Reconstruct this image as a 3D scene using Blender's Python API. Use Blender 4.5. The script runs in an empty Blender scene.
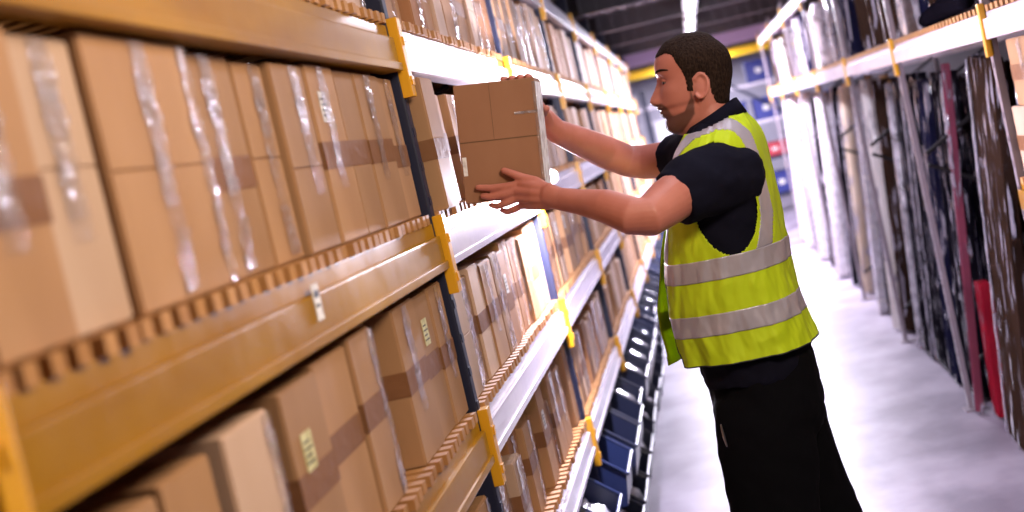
import bpy, bmesh, math, random
from mathutils import Vector, Matrix, noise
random.seed(7)
R = math.radians
sc = bpy.context.scene
COL = sc.collection
V = Vector

# ------------------------------------------------------------------ camera
FPX = 1422.2
psi, pit, rol = R(8.15), R(3.78), math.atan(0.23)
h = V((-math.sin(psi), math.cos(psi), 0))
F = (h * math.cos(pit) - V((0, 0, math.sin(pit)))).normalized()
R0 = V((math.cos(psi), math.sin(psi), 0)); U0 = R0.cross(F)
RI = R0 * math.cos(rol) - U0 * math.sin(rol)
UI = R0 * math.sin(rol) + U0 * math.cos(rol)
CAM = V((0, 0, 1.6))
cd = bpy.data.cameras.new('camera'); cam = bpy.data.objects.new('camera', cd); COL.objects.link(cam)
m = Matrix((RI, UI, -F)).transposed().to_4x4(); m.translation = CAM
cam.matrix_world = m
cd.sensor_width = 36; cd.lens = 50; cd.clip_start = 0.05; cd.clip_end = 200
cd.dof.use_dof = True; cd.dof.focus_distance = 3.45; cd.dof.aperture_fstop = 2.8
sc.camera = cam

def P(px, py, Y):
    "world point on the plane y=Y seen at a pixel of the photograph"
    d = RI * (px - 512) + UI * (256 - py) + F * FPX
    return CAM + d * (Y / d.y)

# ------------------------------------------------------------------ mesh helpers
def obj(name, vs, fs, mat, parent=None, smooth=False, uvs=None):
    me = bpy.data.meshes.new(name); me.from_pydata([tuple(v) for v in vs], [], fs)
    me.update()
    if mat: me.materials.append(mat)
    if smooth:
        me.polygons.foreach_set('use_smooth', [True] * len(me.polygons))
    o = bpy.data.objects.new(name, me); COL.objects.link(o)
    if parent: o.parent = parent
    return o

def empty(name, loc=(0, 0, 0), rz=0):
    o = bpy.data.objects.new(name, None); COL.objects.link(o)
    o.empty_display_size = .05
    o.location = loc; o.rotation_euler = (0, 0, rz)
    return o

def tag(o, label, cat, group=None):
    o['label'] = label; o['category'] = cat
    if group: o['group'] = group
    return o

def struct(o): o['kind'] = 'structure'; return o

class MB:
    def __init__(s): s.v = []; s.f = []; s.smooth_all = False
    def add(s, vs, fs):
        b = len(s.v); s.v += [V(v) for v in vs]; s.f += [tuple(i + b for i in f) for f in fs]
    def box(s, x0, x1, y0, y1, z0, z1, M=None, bev=0):
        if bev:
            bm = bmesh.new(); bmesh.ops.create_cube(bm, size=1)
            for v in bm.verts:
                v.co = V((x0 + (v.co.x + .5) * (x1 - x0), y0 + (v.co.y + .5) * (y1 - y0), z0 + (v.co.z + .5) * (z1 - z0)))
            bmesh.ops.bevel(bm, geom=bm.edges[:], offset=bev, segments=2, affect='EDGES', profile=.7)
            bm.verts.ensure_lookup_table()
            vs = [v.co.copy() for v in bm.verts]; fs = [[v.index for v in f.verts] for f in bm.faces]
            bm.free()
        else:
            vs = [V((x, y, z)) for x in (x0, x1) for y in (y0, y1) for z in (z0, z1)]
            fs = [(0, 1, 3, 2), (4, 6, 7, 5), (0, 4, 5, 1), (2, 3, 7, 6), (0, 2, 6, 4), (1, 5, 7, 3)]
        if M is not None: vs = [M @ v for v in vs]
        s.add(vs, fs)
    def tube(s, pts, rad, n=12, caps=True, up=None, round_ends=False):
        "lofted tube; rad: list of r or (r_side, r_up)"
        pts = [V(p) for p in pts]; rad = [(r, r) if not isinstance(r, tuple) else r for r in rad]
        if round_ends:
            t0 = (pts[0] - pts[1]).normalized(); t1 = (pts[-1] - pts[-2]).normalized()
            a, b = rad[0], rad[-1]; P0, P1 = pts[0], pts[-1]
            pre = []; prr = []; post = []; por = []
            for k in (85, 60, 35, 15):
                c, sn = math.cos(R(k)), math.sin(R(k))
                pre.append(P0 + t0 * (min(a) * sn)); prr.append((a[0] * c, a[1] * c))
            for k in (15, 35, 60, 85):
                c, sn = math.cos(R(k)), math.sin(R(k))
                post.append(P1 + t1 * (min(b) * sn)); por.append((b[0] * c, b[1] * c))
            pts = pre + pts + post; rad = prr + rad + por
        up = V(up) if up else None
        T = []
        for i in range(len(pts)):
            t = pts[min(i + 1, len(pts) - 1)] - pts[max(i - 1, 0)]
            T.append(t.normalized())
        ref = up if up else (V((0, 0, 1)) if abs(T[0].z) < .9 else V((1, 0, 0)))
        vs = []
        for p, t, r in zip(pts, T, rad):
            a = ref - t * ref.dot(t); a.normalize(); b = t.cross(a)
            if not up: ref = a
            for k in range(n):
                th = 2 * math.pi * k / n
                vs.append(p + b * (r[0] * math.cos(th)) + a * (r[1] * math.sin(th)))
        fs = []
        for i in range(len(pts) - 1):
            for k in range(n):
                a, b = i * n + k, i * n + (k + 1) % n
                fs.append((a, b, b + n, a + n))
        if caps:
            fs.append(tuple(range(n - 1, -1, -1))); l = (len(pts) - 1) * n
            fs.append(tuple(range(l, l + n)))
        s.add(vs, fs)
    def ell(s, c, r, n=16, M=None):
        vs = []; fs = []; c = V(c)
        for i in range(n + 1):
            ph = math.pi * i / n
            for k in range(2 * n):
                th = math.pi * k / n
                p = V((r[0] * math.sin(ph) * math.cos(th), r[1] * math.sin(ph) * math.sin(th), r[2] * math.cos(ph)))
                if M is not None: p = M @ p
                vs.append(c + p)
        m = 2 * n
        for i in range(n):
            for k in range(m):
                a, b = i * m + k, i * m + (k + 1) % m
                fs.append((a, a + m, b + m, b))
        s.add(vs, fs)
    def build(s, name, mat, parent=None, smooth=False):
        return obj(name, s.v, s.f, mat, parent, smooth)

def autosmooth(o, ang=35):
    me = o.data
    me.polygons.foreach_set('use_smooth', [True] * len(me.polygons))
    me.set_sharp_from_angle(angle=R(ang))
    return o

def remesh(o, vox, it=4, fac=.5):
    md = o.modifiers.new('r', 'REMESH'); md.mode = 'VOXEL'; md.voxel_size = vox; md.use_smooth_shade = True
    if it:
        sm = o.modifiers.new('s', 'SMOOTH'); sm.iterations = it; sm.factor = fac
    dg = bpy.context.evaluated_depsgraph_get(); dg.update()
    me = bpy.data.meshes.new_from_object(o.evaluated_get(dg))
    mats = list(o.data.materials)
    o.modifiers.clear(); o.data = me
    me.materials.clear()
    for k in mats: me.materials.append(k)
    me.polygons.foreach_set('use_smooth', [True] * len(me.polygons))
    return o

def interp(tab, x):
    if x <= tab[0][0]: return tab[0][1]
    for (a, va), (b, vb) in zip(tab, tab[1:]):
        if x <= b:
            t = (x - a) / (b - a)
            return va + (vb - va) * t
    return tab[-1][1]

def sinterp(tab, x):
    "smooth (catmull-rom like) interpolation"
    n = len(tab)
    if x <= tab[0][0]: return tab[0][1]
    if x >= tab[-1][0]: return tab[-1][1]
    for i in range(n - 1):
        a, va = tab[i]; b, vb = tab[i + 1]
        if x <= b:
            t = (x - a) / (b - a)
            ma = (vb - tab[i - 1][1]) / (b - tab[i - 1][0]) if i > 0 else (vb - va) / (b - a)
            mb = (tab[i + 2][1] - va) / (tab[i + 2][0] - a) if i < n - 2 else (vb - va) / (b - a)
            t2, t3 = t * t, t * t * t
            return (2*t3 - 3*t2 + 1) * va + (t3 - 2*t2 + t) * (b - a) * ma + (-2*t3 + 3*t2) * vb + (t3 - t2) * (b - a) * mb

def nz(x, y, z): return noise.noise(V((x, y, z)))

# ------------------------------------------------------------------ materials
def mat(name, col=(.5, .5, .5), rough=.5, metal=0, spec=.5, **kw):
    m = bpy.data.materials.new(name); m.use_nodes = True
    nt = m.node_tree; b = nt.nodes['Principled BSDF']
    b.inputs['Base Color'].default_value = (*col, 1); b.inputs['Roughness'].default_value = rough
    b.inputs['Metallic'].default_value = metal; b.inputs['Specular IOR Level'].default_value = spec
    for k, v in kw.items():
        b.inputs[k.replace('_', ' ')].default_value = v
    return m

def N(m, t, **kw):
    n = m.node_tree.nodes.new(t)
    for k, v in kw.items(): setattr(n, k, v)
    return n
def L(m, a, b): m.node_tree.links.new(a, b)

def noisy(m, c1, c2, scale=8, detail=4, lo=.35, hi=.65, stretch=None, per_object=0, coord='Object', rough=None):
    "base colour from a noise between two colours, optionally varied from object to object"
    b = m.node_tree.nodes['Principled BSDF']
    tc = N(m, 'ShaderNodeTexCoord'); mp = N(m, 'ShaderNodeMapping')
    if stretch: mp.inputs['Scale'].default_value = stretch
    n = N(m, 'ShaderNodeTexNoise'); n.inputs['Scale'].default_value = scale; n.inputs['Detail'].default_value = detail
    r = N(m, 'ShaderNodeValToRGB')
    r.color_ramp.elements[0].position = lo; r.color_ramp.elements[1].position = hi
    r.color_ramp.elements[0].color = (*c1, 1); r.color_ramp.elements[1].color = (*c2, 1)
    L(m, tc.outputs[coord], mp.inputs['Vector']); L(m, mp.outputs[0], n.inputs['Vector']); L(m, n.outputs['Fac'], r.inputs[0])
    out = r.outputs[0]
    if per_object:
        oi = N(m, 'ShaderNodeObjectInfo'); mr = N(m, 'ShaderNodeMapRange')
        mr.inputs['To Min'].default_value = 1 - per_object; mr.inputs['To Max'].default_value = 1 + per_object
        hs = N(m, 'ShaderNodeHueSaturation')
        L(m, oi.outputs['Random'], mr.inputs[0]); L(m, mr.outputs[0], hs.inputs['Value']); L(m, out, hs.inputs['Color'])
        out = hs.outputs[0]
    L(m, out, b.inputs['Base Color'])
    return n

def bump(m, scale=60, strength=.3, dist=.002, detail=3, stretch=None, kind='noise', coord='Object'):
    b = m.node_tree.nodes['Principled BSDF']
    tc = N(m, 'ShaderNodeTexCoord'); mp = N(m, 'ShaderNodeMapping')
    if stretch: mp.inputs['Scale'].default_value = stretch
    if kind == 'voronoi':
        n = N(m, 'ShaderNodeTexVoronoi'); n.feature = 'F1'; o = n.outputs['Distance']
    else:
        n = N(m, 'ShaderNodeTexNoise'); n.inputs['Detail'].default_value = detail; o = n.outputs['Fac']
    n.inputs['Scale'].default_value = scale
    bp = N(m, 'ShaderNodeBump'); bp.inputs['Strength'].default_value = strength; bp.inputs['Distance'].default_value = dist
    L(m, tc.outputs[coord], mp.inputs['Vector']); L(m, mp.outputs[0], n.inputs['Vector'])
    L(m, o, bp.inputs['Height']); L(m, bp.outputs[0], b.inputs['Normal'])
    return m

def film(name, tint, opacity, rough=.12, bscale=30, bdist=.01, stretch=(1, 1, .35), strength=1.0, spec=1.0, coat=1.0):
    "crinkled clear plastic: part see-through, part glossy"
    m = mat(name, tint, rough, spec=spec, Coat_Weight=coat, Coat_Roughness=.05)
    bump(m, bscale, strength, bdist, 2, stretch)
    m.node_tree.nodes['Principled BSDF'].inputs['Alpha'].default_value = opacity
    n = N(m, 'ShaderNodeTexNoise'); n.inputs['Scale'].default_value = 14; n.inputs['Detail'].default_value = 3
    mr = N(m, 'ShaderNodeMapRange'); mr.inputs['From Min'].default_value = .35; mr.inputs['From Max'].default_value = .65
    mr.inputs['To Min'].default_value = max(.02, opacity - .3); mr.inputs['To Max'].default_value = min(1, opacity + min(.3, opacity * 1.2))
    tc = N(m, 'ShaderNodeTexCoord')
    L(m, tc.outputs['Object'], n.inputs['Vector']); L(m, n.outputs['Fac'], mr.inputs[0])
    L(m, mr.outputs[0], m.node_tree.nodes['Principled BSDF'].inputs['Alpha'])
    return m

M = {}
M['card'] = mat('cardboard', rough=.62, spec=.25)
noisy(M['card'], (.35, .185, .09), (.46, .26, .135), 5, 5, .3, .7, (1, 1, .4), per_object=.12)
M['card_pink'] = mat('cardboard_pale', rough=.6, spec=.25)
noisy(M['card_pink'], (.50, .33, .23), (.60, .42, .31), 5, 5, .3, .7, (1, 1, .4), per_object=.1)
M['card_dark'] = mat('cardboard_reddish', rough=.65, spec=.2)
noisy(M['card_dark'], (.30, .135, .06), (.37, .18, .085), 6, 5, .3, .7, (1, 1, .4), per_object=.12)
M['card_box'] = mat('cardboard_held', rough=.6, spec=.25)
noisy(M['card_box'], (.27, .125, .065), (.33, .16, .085), 7, 5, .3, .7, (1, 1, .4))
M['tape'] = mat('brown_tape', (.23, .105, .05), .45, spec=.15)
bump(M['tape'], 20, .5, .004, 2, (1, 1, 2))
M['clear'] = film('clear_tape', (.46, .38, .38), .42, .12, 45, .02, (1, 1, .8))
M['edge'] = mat('carton_core', (.16, .08, .035), .8)
M['paper'] = mat('label_paper', (.78, .74, .70), .5); noisy(M['paper'], (.55, .5, .48), (.85, .82, .8), 40, 2, .4, .55)
M['paper_y'] = mat('label_paper_yellow', (.68, .62, .30), .5); noisy(M['paper_y'], (.5, .45, .2), (.72, .68, .38), 45, 2, .4, .55)
M['orange'] = mat('orange_rack_paint', rough=.42, spec=.10, Coat_Weight=.18, Coat_Roughness=.08)
noisy(M['orange'], (.27, .115, .004), (.46, .23, .012), 3, 4, .3, .7, (1, .5, 2)); bump(M['orange'], 5, .25, .01, 3, (1, 1, 1))
M['yellow'] = mat('yellow_rack_paint', (.75, .36, .015), .35, spec=.5)
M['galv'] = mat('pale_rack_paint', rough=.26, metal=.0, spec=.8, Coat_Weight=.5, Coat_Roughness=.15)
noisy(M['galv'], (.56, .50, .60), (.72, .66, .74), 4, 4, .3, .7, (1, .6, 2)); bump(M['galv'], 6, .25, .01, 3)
M['post'] = mat('blue_rack_post', (.012, .015, .04), .5)
M['white_post'] = mat('pale_post', (.22, .18, .21), .35, spec=.5)
M['dull'] = mat('dull_grey_steel', (.015, .013, .015), .6, spec=.1)
M['wood'] = mat('batten_wood', rough=.7); noisy(M['wood'], (.36, .16, .05), (.52, .26, .09), 12, 4, .3, .7)
M['floor'] = mat('concrete_floor', rough=.42, spec=.5)
noisy(M['floor'], (.13, .105, .145), (.28, .24, .30), 2.2, 10, .40, .60, (1, .7, 1), coord='Object')
bump(M['floor'], 9, .15, .01, 6)
M['wall'] = mat('painted_wall', (.45, .43, .50), .8)
M['wall_dark'] = mat('dark_wall', (.06, .05, .06), .8)
M['ceil'] = mat('corrugated_deck', (.075, .06, .07), .5, metal=.3)
M['joist'] = mat('ceiling_joist', (.045, .035, .04), .5)
M['lav'] = mat('lilac_beam', (.50, .38, .58), .5)
M['ybeam'] = mat('yellow_beam', (.85, .55, .01), .45)
M['black'] = mat('black_plastic', (.012, .012, .016), .45)
M['bin'] = mat('navy_bin', (.016, .02, .05), .35, spec=.6)
M['bin2'] = mat('blue_bin', (.018, .028, .09), .35, spec=.6)
M['bag'] = film('clear_bag', (.8, .78, .85), .92, .15, 18, .02, (1, 1, 1))
def streaks(m, lo, hi, top, scale=5, stretch=(6, 6, .9)):
    "wrap that shows only where it bunches into streaks"
    b = m.node_tree.nodes['Principled BSDF']
    tc = N(m, 'ShaderNodeTexCoord'); mp = N(m, 'ShaderNodeMapping'); mp.inputs['Scale'].default_value = stretch
    n = N(m, 'ShaderNodeTexNoise'); n.inputs['Scale'].default_value = scale; n.inputs['Detail'].default_value = 4; n.inputs['Distortion'].default_value = .6
    mr = N(m, 'ShaderNodeMapRange'); mr.inputs['From Min'].default_value = lo; mr.inputs['From Max'].default_value = hi; mr.inputs['To Max'].default_value = top
    L(m, tc.outputs['Object'], mp.inputs['Vector']); L(m, mp.outputs[0], n.inputs['Vector']); L(m, n.outputs['Fac'], mr.inputs[0]); L(m, mr.outputs[0], b.inputs['Alpha'])
M['wrap'] = mat('stretch_wrap', (.34, .31, .38), .14, spec=.8); bump(M['wrap'], 12, 1, .02, 2, (1, 1, .4)); streaks(M['wrap'], .57, .64, .8)
M['glint'] = film('edge_glint_film', (.60, .56, .66), .6, .12, 30, .01, (1, 1, .5))
M['wrap_w'] = film('white_stretch_wrap', (.62, .58, .66), .62, .12, 14, .02, (1, 1, .3))
def cl(name, c, rough=.35, c2=None):
    M[name] = mat(name, c, .6, spec=.0); noisy(M[name], c, c2 or tuple(x * 1.5 for x in c), 9, 4, .35, .65, (1, 1, .3)); return M[name]
cl('i_black', (.0035, .003, .005)); cl('i_navy', (.006, .006, .018)); cl('i_brown', (.024, .013, .009)); cl('i_grey', (.05, .043, .05))
cl('i_tan', (.42, .33, .25), c2=(.50, .41, .33)); cl('i_cream', (.60, .55, .53), c2=(.7, .66, .66)); cl('i_red', (.20, .008, .018)); cl('i_card', (.36, .18, .08), c2=(.42, .22, .11))
cl('i_pink', (.13, .03, .05))
# person
M['skin'] = mat('skin', rough=.48, spec=.4, Subsurface_Weight=.12, Subsurface_Scale=.01)
M['skin'].node_tree.nodes['Principled BSDF'].inputs['Subsurface Radius'].default_value = (1, .35, .2)
noisy(M['skin'], (.46, .155, .105), (.55, .205, .15), 14, 4, .3, .7); bump(M['skin'], 220, .12, .001, 2)
M['lips'] = mat('lips', (.38, .12, .10), .4)
M['hair'] = mat('hair', rough=.6, spec=.3); noisy(M['hair'], (.010, .0055, .004), (.032, .018, .012), 260, 3, .35, .65, (1, 1, .35)); bump(M['hair'], 330, .7, .002, 2, (1, 1, .4)); M['hair'].node_tree.nodes['Principled BSDF'].inputs['Specular IOR Level'].default_value = .08; M['hair'].node_tree.nodes['Principled BSDF'].inputs['Roughness'].default_value = .85
M['beard'] = mat('beard_stubble', (.07, .032, .022), .6)
_n = noisy(M['beard'], (.05, .022, .015), (.12, .055, .035), 300, 2)
_a = N(M['beard'], 'ShaderNodeTexNoise'); _a.inputs['Scale'].default_value = 420
_att = N(M['beard'], 'ShaderNodeAttribute'); _att.attribute_name = 'dens'
_ad = N(M['beard'], 'ShaderNodeMath', operation='ADD'); _gt = N(M['beard'], 'ShaderNodeMapRange')
_gt.inputs['From Min'].default_value = .85; _gt.inputs['From Max'].default_value = 1.1
_gt.inputs['To Max'].default_value = .62
L(M['beard'], _a.outputs['Fac'], _ad.inputs[0]); L(M['beard'], _att.outputs['Fac'], _ad.inputs[1]); L(M['beard'], _ad.outputs[0], _gt.inputs[0])
L(M['beard'], _gt.outputs[0], M['beard'].node_tree.nodes['Principled BSDF'].inputs['Alpha'])
M['eye'] = mat('eyeball', (.20, .13, .11), .35); M['iris'] = mat('iris', (.03, .02, .015), .15)
M['shirt'] = mat('navy_polo', (.005, .005, .013), .9, spec=.12)
bump(M['shirt'], 9, .35, .02, 3)
M['trouser'] = mat('black_trousers', (.0035, .0035, .005), .95, spec=.08); bump(M['trouser'], 7, .4, .02, 3, (1, 1, .5))
M['vest'] = mat('fluorescent_yellow_mesh', rough=.6, spec=.25); noisy(M['vest'], (.68, .86, .018), (.74, .92, .03), 6, 3, .3, .7); bump(M['vest'], 9, .6, .035, 3, (1, 1, .6))
_m = M['vest']; _b = _m.node_tree.nodes['Principled BSDF']; _o = _m.node_tree.nodes['Material Output']
_t = N(_m, 'ShaderNodeBsdfTranslucent'); _t.inputs[0].default_value = (.6, .75, .02, 1); _x = N(_m, 'ShaderNodeMixShader'); _x.inputs[0].default_value = .3
L(_m, _b.outputs[0], _x.inputs[1]); L(_m, _t.outputs[0], _x.inputs[2]); L(_m, _x.outputs[0], _o.inputs[0])
M['band'] = mat('silver_reflective_tape', rough=.42, spec=.5, metal=.25); noisy(M['band'], (.40, .37, .43), (.52, .48, .54), 9, 3, .3, .7); bump(M['band'], 9, .35, .012, 3)
M['trim'] = mat('dark_binding', (.02, .022, .02), .6)
M['shoe'] = mat('black_leather', (.01, .01, .01), .4)
def emi(name, col, s):
    m = mat(name, (0, 0, 0)); b = m.node_tree.nodes['Principled BSDF']
    b.inputs['Emission Color'].default_value = (*col, 1); b.inputs['Emission Strength'].default_value = s
    return m
M['tube'] = emi('fluorescent_tube', (.86, .86, 1), 14)
M['flash'] = emi('flash_glow', (.86, .82, 1), 60)
M['metal'] = mat('brushed_metal', (.5, .5, .52), .3, metal=1)
M['fixture'] = mat('fixture_white', (.6, .6, .62), .4)

# ------------------------------------------------------------------ the room
YB = 25.0; ZC = 2.66; XL, XR = -2.0, 2.5
b = MB(); b.box(XL, XR, -2.5, YB, -.1, 0); struct(b.build('floor', M['floor']))
b = MB(); b.box(XL - .1, XL, -2.5, YB, 0, ZC + .1); struct(b.build('wall_left', M['wall_dark']))
b = MB(); b.box(XR, XR + .1, -2.5, YB, 0, ZC + .1); struct(b.build('wall_right', M['wall_dark']))
b = MB(); b.box(XL, XR, YB, YB + .1, 0, ZC + .1); struct(b.build('wall_back', M['wall']))
# corrugated ceiling, ribs along the aisle
prof = []; x = XL
while x < XR:
    prof += [(x, ZC), (x + .05, ZC), (x + .07, ZC + .04), (x + .12, ZC + .04)]; x += .14
vs = []; fs = []
for y in (-2.5, YB):
    vs += [(px, y, pz) for px, pz in prof]
n = len(prof)
for i in range(n - 1): fs.append((i, i + n, i + n + 1, i + 1))
ce = obj('ceiling', vs, fs, M['ceil']); struct(ce)
for k, y in enumerate([0.5, 3, 5.5, 8, 10.4, 12.6, 14.8, 17.0, 21.5, 24]):
    b = MB(); b.box(XL, XR, y, y + .10, ZC - .012, ZC); b.box(XL, XR, y + .045, y + .055, ZC - .15, ZC); b.box(XL, XR, y, y + .10, ZC - .16, ZC - .148)
    xx = XL + .05
    while xx < XR - .1:       # stiffeners of the joist web, seen as a dotted line
        b.box(xx, xx + .03, y + .005, y + .045, ZC - .148, ZC - .012); xx += .12
    struct(b.build('trim_%d' % (k + 1), M['joist']))

# lilac and yellow cross beams at the end of the racks
b = MB(); b.box(XL, XR, 18.3, 18.42, 2.40, 2.56, bev=.01)
tag(b.build('cross_beam', M['lav']), 'lilac painted steel beam crossing the aisle overhead, in front of the yellow beam', 'beam')
b = MB(); b.box(XL, XR, 19.0, 19.14, 2.26, 2.37, bev=.01); b.box(XL, XR, 18.96, 19.18, 2.26, 2.275); b.box(XL, XR, 18.96, 19.18, 2.355, 2.37)
tag(b.build('cross_beam', M['ybeam']), 'yellow steel beam crossing the aisle overhead at the far end', 'beam')

# strip lights under the ceiling
def strip(y0, y1, label):
    t = empty('strip_light', (.2, (y0 + y1) / 2, ZC - .17)); hl = (y1 - y0) / 2
    tag(t, label, 'ceiling light')
    b = MB(); b.box(-.06, .06, -hl, hl, .02, .06, bev=.004); b.box(-.008, .008, -hl * .6 - .01, -hl * .6 + .01, .06, .17); b.box(-.008, .008, hl * .6 - .01, hl * .6 + .01, .06, .17)
    b.build('housing', M['fixture'], t)
    b = MB(); b.tube([(0, -hl + .03, 0), (0, hl - .03, 0)], [.022, .022], 12); b.build('tube', M['tube'], t, True)
    b = MB(); b.box(-.02, .02, -hl, -hl + .03, -.025, .02); b.box(-.02, .02, hl - .03, hl, -.025, .02); b.build('end_cap', M['fixture'], t)
strip(10.6, 13.2, 'white fluorescent strip light over the aisle, cut off by the top of the photo')
strip(13.7, 16.8, 'white fluorescent strip light over the aisle, directly above the man\'s head')
strip(6.6, 9.2, 'white fluorescent strip light over the aisle, closer than the two in view')
strip(2.4, 5.0, 'white fluorescent strip light over the aisle, above the man')

# ------------------------------------------------------------------ left rack
XF = -0.60
LV = [('top', 1.954), ('middle', 1.50), ('lower', 1.046), ('bottom', .592)]
LTOP = 2.41; TH = .106
UPY = [1.062] + [-.82 + 2.0 * k for k in range(2, 10)]      # 1.18 ... 15.18
rack = empty('storage_rack', (XF - .45, 8, 0))
tag(rack, 'long yellow and pale steel storage rack full of cartons', 'rack')
def rp(mb, name, mt, smooth=False):
    o = mb.build(name, mt, rack); o.matrix_parent_inverse = Matrix.Translation((-(XF - .45), -8, 0)); return o
for k, y in enumerate(UPY):
    for xx in (XF - .075, XF - .93):
        b = MB(); b.box(xx, xx + .065, y - .021, y + .021, .004, LTOP + .12, bev=.005)
        for q in range(30):      # punched slots as small raised teeth
            z = .1 + q * .08
            b.box(xx + .0645, xx + .067, y - .012, y + .012, z, z + .02)
        b.box(xx - .02, xx + .085, y - .06, y + .06, 0, .008)
        rp(b, 'upright', M['post'])
    b = MB()
    for q in range(5):
        z0 = .25 + q * .45; s = 1 if q % 2 else -1
        a = V((XF - .88, y, z0 if s > 0 else z0 + .4)); c = V((XF - .06, y, z0 + .4 if s > 0 else z0))
        b.tube([a, c], [.012, .012], 6)
    rp(b, 'brace', M['post'])
    for nm, z in LV + [('cap', LTOP)]:      # yellow beam connectors hooked on the post
        b = MB(); b.box(XF - .012, XF + .012, y - .022, y + .022, z - TH - .06, z + .015, bev=.003)
        b.box(XF + .011, XF + .016, y - .009, y + .009, z - .05, z - .03); b.box(XF + .011, XF + .016, y - .012, y + .012, z - .14, z - .12)
        rp(b, 'connector', M['yellow'])
spans = [(.2, UPY[0])] + list(zip(UPY, UPY[1:]))
for k, (y0, y1) in enumerate(spans):
    for nm, z in LV + [('cap', LTOP)]:
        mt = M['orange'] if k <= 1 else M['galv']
        b = MB()
        ya, yb = y0 + .032, y1 - .032
        b.box(XF - .045, XF, ya, yb, z - TH, z - .03, bev=.004)        # face
        b.box(XF - .045, XF - .012, ya, yb, z - .032, z, bev=.003)     # step for the deck
        b.box(XF - .002, XF + .006, ya, yb, z - TH, z - TH + .018, bev=.003)  # rolled lip
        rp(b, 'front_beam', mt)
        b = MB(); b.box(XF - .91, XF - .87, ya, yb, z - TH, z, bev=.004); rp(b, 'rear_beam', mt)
        if nm != 'cap':
            b = MB(); yy = ya + .005
            while yy < yb - .03:
                b.box(XF - .9, XF - .004 + random.uniform(-.004, .004), yy, yy + .03, z + .0005, z + .022); yy += .055
            rp(b, 'batten_deck', M['wood'])
# price ticket on the middle beam
q = P(317, 298, 1); yt = (XF + .002) / q.x * 1; 
b = MB(); b.box(XF + .0005, XF + .002, yt - .018, yt + .018, 1.43, 1.485); rp(b, 'ticket', M['paper'])
b = MB(); b.box(XF + .0022, XF + .003, yt - .012, yt + .012, 1.465, 1.475); b.box(XF + .0022, XF + .003, yt - .012, yt + .006, 1.45, 1.455); rp(b, 'print', M['black'])

# cartons -----------------------------------------------------------
def carton(w, hgt, dep, mt, style, lab=None, rng=random, parts=True):
    """carton with origin at the bottom centre of its front face; front faces +X; w along Y"""
    b = MB()
    b.box(-dep, -.003, -w / 2, w / 2, 0, hgt, bev=.002)
    g = .0015; mid = hgt * rng.uniform(.44, .56)
    b.box(-.004, 0, -w / 2 + .002, w / 2 - .002, .003, mid - g, bev=.0012)       # two front flaps with a seam between them
    b.box(-.004, 0, -w / 2 + .002, w / 2 - .002, mid + g, hgt - .003, bev=.0012)
    b.box(-dep + .01, -.01, -g, g, hgt - .0005, hgt + .001)
    o = b.build('carton', mt)
    if not parts: return o
    if 'h' in style:
        b = MB(); t = .024 if w > .1 else .018
        b.box(-.001, .0012, -w / 2 - .0005, w / 2 + .0005, mid - t, mid + t)
        b.box(-.05, .0012, w / 2, w / 2 + .001, mid - t, mid + t); b.box(-.05, .0012, -w / 2 - .001, -w / 2, mid - t, mid + t)
        b.build('tape_and_lit_strip', M['tape'], o)
    def strip_tape(y, wd, z0, z1):
        vs = []; fs = []; nn = 70
        for i in range(nn + 1):
            z = z0 + (z1 - z0) * i / nn
            for j in range(4):
                yy = y + (j / 3 - .5) * wd + .006 * nz(z * 30, j * 3.1 + y * 50, 1)
                vs.append((.0022 + .0045 * abs(nz(z * 70, j * 2.3, y * 40)) + .002 * abs(nz(z * 20, j, y * 30)), max(-w / 2, min(w / 2, yy)), z))
        for i in range(nn):
            for j in range(3):
                a = i * 4 + j; fs.append((a, a + 1, a + 5, a + 4))
        obj('clear_tape', vs, fs, M['clear'], o, True)
    if 'v' in style: strip_tape(rng.uniform(-.1, .15) * w, min(.05, w * .4), .01 if rng.random() < .5 else hgt * .3, hgt - .004)
    if 'e' in style: strip_tape(w / 2 - .018, .036, .005, hgt - .004)
    if 'l' in style:
        b = MB(); y0 = -.25 * w; ww = min(.05, w * .4); z0 = hgt * rng.uniform(.55, .7)
        b.box(.0005, .0016, y0, y0 + ww, z0, z0 + .055); s = b.build('shipping_label', lab or M['paper'], o)
        b = MB()
        for q in range(4): b.box(.0016, .002, y0 + .005, y0 + ww - .006 - .008 * (q % 2), z0 + .01 + q * .01, z0 + .013 + q * .01)
        b.build('print', M['black'], s)
    return o

def cp(o):
    c = o.copy(); COL.objects.link(c)
    for ch in o.children:
        d = ch.copy(); COL.objects.link(d); d.parent = c
        for g in ch.children:
            e = g.copy(); COL.objects.link(e); e.parent = d
    return c

ORD = ['first', 'second', 'third', 'fourth', 'fifth', 'sixth', 'seventh', 'eighth', 'ninth', 'tenth', 'eleventh', 'twelfth', 'thirteenth', 'fourteenth', 'fifteenth', 'sixteenth', 'seventeenth', 'eighteenth', 'nineteenth', 'twentieth']
def sdesc(st, w):
    d = 'wide' if w > .24 else ('slim' if w < .125 else 'brown')
    t = {'h': 'brown tape', 'hv': 'brown and shiny clear tape', 'v': 'shiny clear tape', 've': 'two shiny tape strips', 'he': 'a shiny taped edge', 'e': 'a shiny taped edge',
         'hl': 'a paper label', 'hvl': 'a label and shiny tape', 'l': 'a paper label', '': 'no tape', 'vl': 'a label and shiny tape', 'hve': 'shiny tape strips'}[st]
    return d, t

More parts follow.
